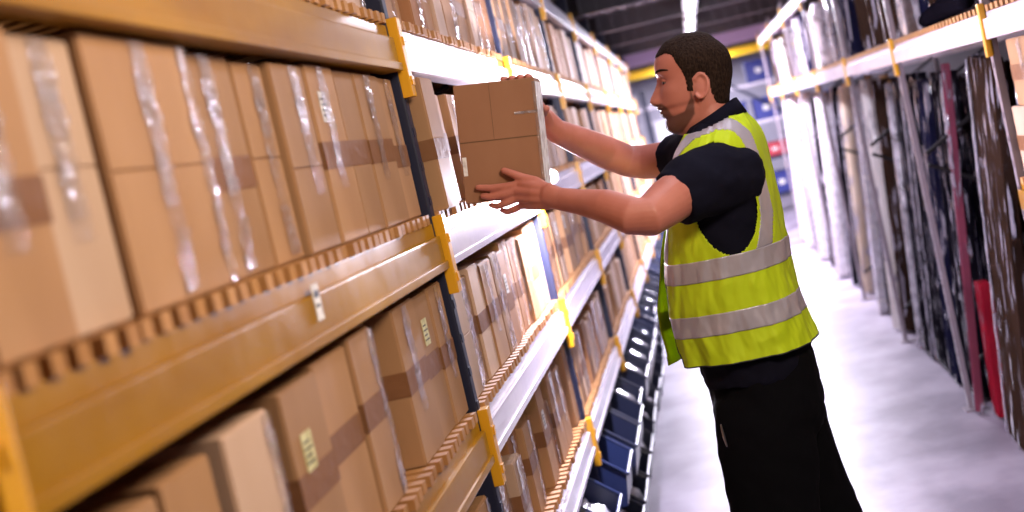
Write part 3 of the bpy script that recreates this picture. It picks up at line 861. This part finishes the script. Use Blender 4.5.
def loft_torso(mb, z0, z1, nz_, nt, offf):
    vs = []; fs = []
    for i in range(nz_ + 1):
        z = z0 + (z1 - z0) * i / nz_
        for k in range(nt):
            th = 2 * math.pi * k / nt; vs.append(torso(th, z, offf(th, z))[0])
    for i in range(nz_):
        for k in range(nt):
            a, b_ = i * nt + k, i * nt + (k + 1) % nt; fs.append((a, a + nt, b_ + nt, b_))
    fs.append(tuple(range(nt))); l = nz_ * nt; fs.append(tuple(range(l + nt - 1, l - 1, -1)))
    mb.add(vs, [tuple(reversed(f)) for f in fs])
loft_torso(body, 1.0, 1.585, 40, 48, lambda t, z: -.012)
# legs inside the trousers
body.tube([(.04, YM, 1.05), (.04, YM, .85)], [.10, .10], 24)
body.tube([(.03, YM - .09, .92), (-.005, YM - .095, .5), (.02, YM - .10, .09)], [.08, .055, .035], 16)
body.tube([(.04, YM + .09, .92), (.10, YM + .10, .5), (.24, YM + .10, .09)], [.08, .055, .035], 16)
# ---- held carton frame
TL, TR, BL, BR = P(449, 86, 3.385), P(537, 77, 3.385), P(469, 204, 3.385), P(543, 197, 3.385)
bc = (TL + TR + BL + BR) / 4
ez = ((TL + TR) / 2 - (BL + BR) / 2); BH = ez.length; ez.normalize()
ex = ((TR + BR) / 2 - (TL + BL) / 2); BW = ex.length; ex = (ex - ez * ex.dot(ez)).normalized()
ey = ez.cross(ex); ey = -ey if ey.y < 0 else ey
BD = .15
def B(lx, ly, lz):      # lx from box centre, ly into the picture from near face, lz from the centre
    return bc + ex * lx + ey * ly + ez * lz
# ---- arms
nsh, nel, nwr = P(722, 174, 3.41), P(648, 217, 3.20), P(560, 199, 3.315)
body.tube([V((.06, YM - .08, 1.44)), nsh, P(690, 186, 3.32), P(668, 202, 3.25), nel, P(632, 216, 3.20), P(605, 206, 3.24), P(580, 202, 3.285), nwr, P(548, 195, 3.33)],
          [.06, .060, .056, .054, .046, .044, .039, .030, (.022, .027), (.02, .03)], 24, up=(0, 0, 1), round_ends=True)
fsh, fel, fwr = P(705, 152, 3.74), P(628, 161, 3.83), P(556, 131, 3.64)
body.tube([V((.06, YM + .10, 1.47)), fsh, P(672, 159, 3.80), P(645, 162, 3.83), fel, P(605, 152, 3.80), P(580, 141, 3.72), fwr, P(546, 120, 3.60)],
          [.07, .062, .050, .046, .043, .044, .038, .031, (.026, .03)], 24, up=(0, 0, 1), round_ends=True)
# ---- near (left) hand: palm at the lower corner of the carton, fingers spread on its near face
Yf = -.0115
def finger(pts, r0, r1):
    n = len(pts); rr_ = [r0 + (r1 - r0) * i / (n - 1) for i in range(n)]
    for i in range(1, n - 1): rr_[i] *= 1.06
    body.tube(pts, rr_, 14, round_ends=True)
def Q(px, py, Y): return P(px, py, Y)
yn = 3.385 + Yf
palm_w = P(549, 196, 3.335)
kn = [Q(520, 184, yn - .006), Q(517, 191, yn - .010), Q(518, 198, yn - .006), Q(523, 205, yn + .006)]
for kpt, wpt in zip(kn, [P(548, 189, 3.335), P(549, 194, 3.33), P(549, 199, 3.33), P(550, 204, 3.335)]):
    body.tube([wpt, (wpt + kpt) / 2 + V((0, -.004, 0)), kpt], [(.015, .014), (.0155, .013), (.0115, .0105)], 14, round_ends=True)
finger([kn[0], Q(506, 186.5, yn - .004), Q(491, 188, yn), Q(478, 187.5, yn + .002)], .0098, .0072)
finger([kn[1], Q(504, 194.5, yn - .006), Q(492, 197.5, yn), Q(483, 196, yn + .004)], .0098, .0074)
finger([kn[2], Q(506, 203, yn - .002), Q(497, 206.5, yn + .012), Q(491, 205, yn + .028)], .0094, .0070)
finger([kn[3], Q(514, 209.5, yn + .012), Q(507, 212, yn + .028), Q(502, 210, yn + .042)], .0084, .0062)
body.tube([P(547, 190, 3.335), P(535, 182, yn - .010), P(524, 178, yn - .008)], [.016, .0145, .011], 14, round_ends=True)
finger([P(526, 179, yn - .008), P(514, 174.5, yn - .004), P(504, 170.5, yn + .001)], .0112, .0082)
# ---- far (right) hand behind the carton, fingertips hooked over its top edge
top = BH / 2
yb_ = BD + .014
fx = [.010, .031, .052, .072]
for i, x in enumerate(fx):
    kpt = B(x + .012, yb_ + .004, top - .050 - .002 * i)
    body.tube([fwr + V((-.01, -.03, .01)), B(x * .6 + .055, yb_ + .012, top - .09), kpt], [(.016, .016), (.016, .014), .0112], 14, round_ends=True)
    finger([kpt, B(x + .006, yb_ + .002, top - .018), B(x, BD + .004, top + .0085), B(x - .002, BD - .020, top + .0085)], .0100, .0078)
finger([B(.080, yb_ + .010, top - .10), B(.098, yb_ + .0, top - .085), B(.108, yb_ - .03, top - .075)], .0115, .0085)
bo = body.build('body', M['skin'], None, True)
bo.data.materials[0] = M['skin']
remesh(bo, .0032, 3, .5)
mp_(bo)
# ---- eyes, brows, lips
for s in (-1, 1):
    b = MB(); b.ell((-.0345, YM + s * .0305, 1.7015), (.0110, .0115, .0105), 14); eo = mp_(b.build('eye', M['eye'], None, True))
    b = MB(); b.ell((-.0425, YM + s * .0315, 1.6998), (.0044, .0066, .0062), 10); io = b.build('iris', M['iris'], eo, True); 
    b = MB()      # upper lid
    b.tube([V((-.0445 + .012 * abs(q) ** 2.2, YM + s * (.0305 + q * .0125), 1.7058 - .004 * q * q)) for q in (-1, -.6, -.2, .2, .6, 1)], [.0024, .0038, .0044, .0044, .0038, .0024], 8, round_ends=True)
    b.tube([V((-.0425 + .011 * abs(q) ** 2.2, YM + s * (.0305 + q * .0125), 1.6938 + .003 * q * q)) for q in (-1, -.6, -.2, .2, .6, 1)], [.002, .0028, .0032, .0032, .0028, .002], 8, round_ends=True)
    mp_(b.build('eyelid', M['skin'], None, True))
    b = MB()
    pts = []
    for q in range(9):
        t = R(18) + R(34) * q / 8; p = head(s * t, 1.7265 + .004 * math.sin(q / 8 * math.pi), .0012); pts.append(p)
    b.tube(pts, [.0016, .0026, .003, .003, .003, .0028, .0024, .0018, .0012], 8, round_ends=True)
    mp_(b.build('eyebrow', M['hair'], None, True))
b = MB()
for zz, ofs in ((1.6405, .0008), (1.6285, .0008)):
    b.tube([head(R(q), zz, ofs - .002) for q in range(-24, 25, 6)], [.0012, .0026, .0032, .0034, .003, .0034, .0032, .0026, .0012], 8, round_ends=True)
mp_(b.build('lips', M['lips'], None, True))

# ---- hair & beard shells from the head surface with side-view masks
def inpoly(x, y, pl):
    r = False; j = len(pl) - 1
    for i in range(len(pl)):
        (xi, yi), (xj, yj) = pl[i], pl[j]
        if (yi > y) != (yj > y) and x < (xj - xi) * (y - yi) / (yj - yi) + xi: r = not r
        j = i
    return r
def dpoly(x, y, pl):
    best = 9
    for i in range(len(pl)):
        a = V((*pl[i], 0)); b_ = V((*pl[(i + 1) % len(pl)], 0)); p = V((x, y, 0)); ab = b_ - a
        t = max(0, min(1, (p - a).dot(ab) / max(ab.length_squared, 1e-9))); best = min(best, (a + ab * t - p).length)
    return best
hairpoly = [(-.10, 1.83), (-.10, 1.764), (-.046, 1.764), (-.022, 1.768), (-.008, 1.757), (-.004, 1.738), (.004, 1.722), (.010, 1.700), (.010, 1.668), (.022, 1.662), (.026, 1.694), (.040, 1.703),
            (.058, 1.700), (.066, 1.680), (.064, 1.650), (.070, 1.625), (.085, 1.608), (.16, 1.606), (.16, 1.83)]
beardpoly = [(-.10, 1.659), (-.055, 1.658), (-.040, 1.640), (-.034, 1.622), (-.012, 1.626), (.006, 1.652), (.010, 1.672), (.023, 1.672), (.026, 1.640), (.020, 1.606), (.0, 1.585), (-.02, 1.566), (-.08, 1.55), (-.10, 1.58)]
def shell(name, poly, offmax, ramp_, matl, dens=False, rough=0):
    NT2 = 240; zs_ = [1.562 + (1.8015 - 1.562) * i / 199 for i in range(200)]
    idx = {}; vs = []; fs = []; dn = []
    def vert(i, k):
        k %= NT2
        if (i, k) in idx: return idx[(i, k)]
        z = zs_[i]; th = 2 * math.pi * k / NT2; p0 = head(th, z)
        d = dpoly(p0.x, z, poly) if inpoly(p0.x, z, poly) else -.001
        o = .0008 + offmax * max(0, min(1, d / ramp_)) ** .6
        if rough: o += rough * nz(p0.x * 190, p0.y * 190, z * 190) * max(0, min(1, d / .01))
        p = head(th, z, o)
        vs.append(p); dn.append(max(0, min(1, d / ramp_))); idx[(i, k)] = len(vs) - 1
        return idx[(i, k)]
    for i in range(199):
        for k in range(NT2):
            z = (zs_[i] + zs_[i + 1]) / 2; p = head(2 * math.pi * (k + .5) / NT2, z)
            jit = .0022 * nz(p.x * 260, p.y * 260, z * 260)
            if inpoly(p.x + jit, z + jit, poly):
                fs.append((vert(i, k), vert(i, k + 1), vert(i + 1, k + 1), vert(i + 1, k)))
    if name == 'hair':       # close the crown
        l = [vert(199, k) for k in range(NT2)]; fs.append(tuple(l))
    o = obj(name, vs, fs, matl, None, True)
    if dens:
        at = o.data.attributes.new('dens', 'FLOAT', 'POINT'); at.data.foreach_set('value', dn)
    return mp_(o)
shell('hair', hairpoly, .0050, .018, M['hair'], rough=.0012)
shell('beard', beardpoly, .0018, .014, M['beard'], dens=True, rough=.0006)

# ---- polo shirt: body, sleeves
b = MB()
def shoff(t, z): return .004 + .006 * nz(math.cos(t) * 3, math.sin(t) * 3, z * 9)
loft_torso(b, .945, 1.578, 60, 72, shoff)
ncu = P(674, 200, 3.285); fcu = P(668, 157, 3.80)
b.tube([V((.065, YM - .07, 1.445)), P(728, 177, 3.43), P(708, 180, 3.36), P(691, 189, 3.31), ncu], [(.085, .08), (.092, .088), (.088, .086), (.078, .078), .068], 28, round_ends=False)
b.tube([V((.06, YM + .08, 1.47)), P(700, 152, 3.72), P(683, 157, 3.77), fcu], [.09, .078, .066, .058], 28)
so = b.build('polo_shirt', M['shirt'], None, True); remesh(so, .007, 3, .6)
for v in so.data.vertices:       # soft folds
    c = v.co; k = .006 * nz(c.x * 16, c.y * 10, c.z * 24) + .0025 * nz(c.x * 40, c.y * 30, c.z * 50)
    v.co = c + v.normal * k
mp_(so)
# collar
def ringband(name, c0, rx, ry, z_of, hgt, thick, lean, matl):
    vs = []; fs = []; n = 48
    for i in range(n):
        th = R(14) + (2 * math.pi - R(28)) * i / (n - 1); c, s = math.cos(th), math.sin(th)
        z = z_of(c)
        for (dr, dz) in ((0, 0), (0 + lean, hgt), (thick + lean, hgt), (thick + .012, -.004)):
            vs.append(V((c0[0] - c * (rx + dr), c0[1] + s * (ry + dr), z + dz)))
    for i in range(n - 1):
        for k in range(4):
            a, b_ = i * 4 + k, i * 4 + (k + 1) % 4; fs.append((a, b_, b_ + 4, a + 4))
    fs += [(3, 2, 1, 0), tuple((n - 1) * 4 + k for k in range(4))]
    return obj(name, vs, fs, matl, None, True)
co = ringband('collar', (.053, YM), .068, .070, lambda c: 1.564 - .026 * c, .036, .007, -.006, M['shirt'])
co.parent = so; co.matrix_parent_inverse = Matrix.Identity(4)
b = MB()
for s in (-1, 1):      # collar points
    a = V((-.012, YM + s * .018, 1.565)); b.add([a, a + V((.03, s * .028, .012)), a + V((-.022, s * .022, -.042)), a + V((.002, 0, -.004)), a + V((.028, s * .026, .006)), a + V((-.018, s * .019, -.04))],
        [(0, 1, 2), (5, 4, 3), (0, 3, 4, 1), (1, 4, 5, 2), (2, 5, 3, 0)])
cp2 = b.build('collar_point', M['shirt'], so)

# ---- hi-vis vest
NS, NV = 330, 180
ZB, ZT = 1.012, 1.588
def vpt(k, i, extra=0):
    th = 2 * math.pi * k / NS; z = ZB + (ZT - ZB) * i / NV
    t = (z - ZB) / (1.45 - ZB); t = max(0, min(1, t))
    off = .013 + .010 * (1 - t)
    c, s = math.cos(th), math.sin(th)
    front = max(0, c) ** 3
    if s > 0: off += front * (1 - t) * .022
    else: off += front * (1 - t) * .060
    off += max(0, -c) * (1 - t) * .004
    w = (1 - t * .7)
    off += w * (.011 * nz(c * 2.6 + 4, s * 2.6, z * 5) + .007 * nz(c * 6, s * 6 + 3, z * 13 + c * 3) + .002 * nz(c * 14, s * 14, z * 30) + .010 * max(0, .35 - abs(nz(c * 3 + z * 5, s * 3 - z * 4, z * 6 + 9))) )
    p, yl = torso(th, z, off + extra)
    if i < 20: p.z -= .012 * (1 - i / 20) * (1 if s < 0 and c > .5 else 0)
    return p, yl, th, z
def vmask(k, i):
    p, yl, th, z = vpt(k + .5, i + .5)
    c = math.cos(th)
    if c > 0 and abs(yl) < .012 + max(0, (z - 1.36)) * .30: return False          # open front and V neck
    if z > 1.553 + .018 * max(0, min(1, (.3 - c) / .9)): return False
    if abs(yl) > .125:
        fz = (p.x - (.036 + (.0 if yl > 0 else .03))) / .075; gz = (z - 1.395) / .128
        if fz * fz + gz * gz < 1: return False
    if yl > 0 and c > 0 and z < 1.34 and yl < .045 + (1.34 - z) * .27: return False
    return True
mask = [[vmask(k, i) for k in range(NS)] for i in range(NV)]
def patch(name, sel, extra, thick, matl, parent=None):
    idx = {}; vs = []; fs = []
    def vv(k, i, layer):
        k %= NS; key = (k, i, layer)
        if key not in idx:
            idx[key] = len(vs); vs.append(vpt(k, i, extra + (thick if layer else 0))[0])
        return idx[key]
    S = {(k, i) for i in range(NV) for k in range(NS) if sel(k, i)}
    for (k, i) in S:
        fs.append((vv(k, i, 1), vv(k, i + 1, 1), vv(k + 1, i + 1, 1), vv(k + 1, i, 1)))
        fs.append((vv(k, i, 0), vv(k + 1, i, 0), vv(k + 1, i + 1, 0), vv(k, i + 1, 0)))
        for dk, di, e in ((-1, 0, ((k, i), (k, i + 1))), (1, 0, ((k + 1, i + 1), (k + 1, i))), (0, -1, ((k + 1, i), (k, i))), (0, 1, ((k, i + 1), (k + 1, i + 1)))):
            if ((k + dk) % NS, i + di) not in S:
                (a0, a1), (b0, b1) = e
                fs.append((vv(a0, a1, 0), vv(b0, b1, 0), vv(b0, b1, 1), vv(a0, a1, 1)))
    return obj(name, vs, fs, matl, parent, True)
vest = mp_(patch('safety_vest', lambda k, i: mask[i][k], 0, .0022, M['vest']))
def zi(i): return ZB + (ZT - ZB) * (i + .5) / NV
def near_edge(k, i, d=1):
    return any(not (0 <= i + a < NV) or not mask[i + a][(k + c) % NS] for a, c in ((d, 0), (-d, 0), (0, d), (0, -d)))
patch('edge_binding', lambda k, i: mask[i][k] and zi(i) < 1.30 and near_edge(k, i, 1) and (i < 3 or math.cos(2 * math.pi * k / NS) > .5), .0018, .0016, M['trim'], vest)
patch('reflective_band', lambda k, i: mask[i][k] and 1.086 < zi(i) < 1.137, .0024, .0010, M['band'], vest)
patch('reflective_band', lambda k, i: mask[i][k] and 1.216 < zi(i) < 1.268, .0024, .0010, M['band'], vest)
def brace(k, i, sgn):
    if not mask[i][k] or zi(i) < 1.268: return False
    yl = vpt(k + .5, i + .5)[1]
    z = zi(i); c = math.cos(2 * math.pi * (k + .5) / NS)
    ctr = interp([(1.26, .145), (1.34, .120), (1.44, .112), (1.52, .122), (1.60, .125)], z) if c < 0 else interp([(1.26, .115), (1.46, .118), (1.52, .135), (1.60, .13)], z)
    return abs(yl * sgn - ctr) < .024
patch('shoulder_band', lambda k, i: brace(k, i, 1), .0022, .0010, M['band'], vest)
patch('shoulder_band', lambda k, i: brace(k, i, -1), .0022, .0010, M['band'], vest)

# ---- trousers, belt, shoes
b = MB()
vs = []
b.tube([(.038, YM, .99), (.038, YM, .95), (.040, YM, .90), (.042, YM, .84), (.042, YM, .79)], [(.172, .134), (.178, .138), (.182, .138), (.182, .136), (.15, .12)], 40, up=(-1, 0, 0))
b.tube([(.025, YM - .085, .90), (.012, YM - .095, .78), (.0, YM - .10, .62), (-.005, YM - .105, .48), (.005, YM - .105, .30), (.03, YM - .105, .10), (.034, YM - .105, .05)],
       [(.092, .120), (.098, .120), (.090, .108), (.084, .100), (.080, .092), (.075, .085), (.078, .09)], 28, up=(-1, 0, 0))
b.tube([(.055, YM + .085, .90), (.065, YM + .095, .78), (.095, YM + .105, .62), (.125, YM + .105, .48), (.185, YM + .105, .30), (.262, YM + .105, .10), (.275, YM + .105, .06)],
       [(.092, .118), (.098, .114), (.090, .100), (.084, .094), (.080, .086), (.075, .080), (.078, .085)], 28, up=(-1, 0, 0))
tr = b.build('trousers', M['trouser'], None, True); remesh(tr, .008, 4, .6)
for v in tr.data.vertices:
    c = v.co; v.co = c + v.normal * (.006 * nz(c.x * 12, c.y * 10, c.z * 11) + .003 * nz(c.x * 30, c.y * 30, c.z * 26))
mp_(tr)
b = MB(); b.tube([P(722, 430, 3.352) + V((0, 0, .012)), P(724, 437, 3.352), P(727, 446, 3.352)], [.002, .0035, .002], 8, round_ends=True); zo = b.build('pocket_zip', M['metal'], tr)
for nmx, cx, cy, rot in (('shoe', .0, YM - .105, 0), ('shoe', .24, YM + .105, 0)):
    b = MB(); 
    b.tube([(cx + .10, cy, .05), (cx + .06, cy, .07), (cx, cy, .065), (cx - .08, cy, .05), (cx - .15, cy, .042), (cx - .185, cy, .036)], [(.034, .038), (.042, .055), (.046, .052), (.050, .038), (.048, .032), (.034, .024)], 18, up=(0, 0, 1), round_ends=True)
    b.tube([(cx + .055, cy, .06), (cx + .06, cy, .13)], [(.04, .05), (.042, .05)], 16, round_ends=True)
    for i, v in enumerate(b.v): v.z = max(v.z, .014)
    s_ = mp_(b.build(nmx, M['shoe'], None, True))
    b = MB(); b.tube([(cx + .115, cy, .0085), (cx, cy, .0085), (cx - .12, cy, .0085), (cx - .20, cy, .0085)], [(.036, .008), (.044, .008), (.053, .008), (.034, .008)], 18, up=(0, 0, 1)); so_ = b.build('sole', M['black'], s_)

# ---- held carton
hb = MB()
Mb = Matrix((ex, ey, ez)).transposed().to_4x4(); Mb.translation = bc
hw, hh2 = BW / 2, BH / 2
hb.box(-hw, hw, .003, BD, -hh2, hh2, Mb, bev=.003)
seam = hh2 - BH * .485
hb.box(-hw + .001, hw - .001, 0, .004, -hh2 + .002, seam - .0012, Mb, bev=.001)
hb.box(-hw + .001, hw - .001, 0, .004, seam + .0012, hh2 - .002, Mb, bev=.001)
ho = hb.build('carton', M['card_box']); tag(ho, 'brown carton held in the man\'s hands, half slid onto the middle shelf', 'box')
def hpart(name, mt, bx):
    q = MB()
    for a in bx: q.box(*a, Mb)
    return q.build(name, mt, ho)
hpart('carton_seam', M['edge'], [(-hw + .001, hw - .001, -.0004, .001, seam - .0011, seam + .0011), (-.012, -.0112, -.0006, .0005, seam + .002, hh2 - .003)])
hpart('clear_tape', M['clear'], [(hw - .055, hw + .0015, -.0014, -.0006, seam + .055, seam + .061), (hw - .006, hw + .0018, -.0015, .002, -hh2 + .01, hh2 - .01)])
hpart('tape_and_lit_strip', M['paper'], [(hw + .0002, hw + .0016, .004, BD - .01, -hh2 + .01, hh2 - .01)])  # pale strip puts the bright light on the side face into its colour
hpart('shipping_label', M['paper'], [(-hw + .004, -hw + .014, -.0012, -.0003, -.075, -.03)])

# ------------------------------------------------------------------ light
def area(name, loc, target, sx, sy, power, col):
    l = bpy.data.lights.new(name, 'AREA'); l.shape = 'RECTANGLE'; l.size = sx; l.size_y = sy; l.energy = power; l.color = col
    o = bpy.data.objects.new(name, l); COL.objects.link(o); o.location = loc
    d = V(target) - V(loc); o.rotation_euler = d.to_track_quat('-Z', 'Y').to_euler(); return o
def point(name, loc, power, col, r=.05):
    l = bpy.data.lights.new(name, 'POINT'); l.energy = power; l.color = col; l.shadow_soft_size = r
    o = bpy.data.objects.new(name, l); COL.objects.link(o); o.location = loc; return o
COOL = (.86, .82, 1.0); WARM = (1.0, .82, .64)
# strip lights: an area light under each fixture, plus two fixtureless fills added beyond
for y0, y1, pw in ((2.4, 5.0, 6), (6.6, 9.2, 30), (10.6, 13.2, 270), (13.7, 16.8, 440), (18, 20, 260), (21.5, 24, 160)):
    area('strip_and_fill', (.2, (y0 + y1) / 2, ZC - .24), (.2, (y0 + y1) / 2, 0), .12, y1 - y0, pw, COOL)
point('clamp_lamp_light', (XF + .10, FY - .08, 1.51), 170, COOL, .04)
# warm fill light added above the near end, no lamp stands there
area('warm_fill', (.85, 1.35, 2.5), (-.5, 2.4, 1.3), .5, .5, 46, WARM)
w = bpy.data.worlds.new('world'); sc.world = w; w.use_nodes = True
bg = w.node_tree.nodes['Background']; bg.inputs[0].default_value = (.62, .50, .62, 1); bg.inputs[1].default_value = .16

vs_ = sc.view_settings; vs_.view_transform = 'Standard'; vs_.look = 'None'; vs_.gamma = 1; vs_.exposure = 0.2
vs_.use_curve_mapping = False
sc.cycles.use_denoising = True
sc.cycles.max_bounces = 8; sc.cycles.transparent_max_bounces = 12
sc.cycles.sample_clamp_indirect = 6
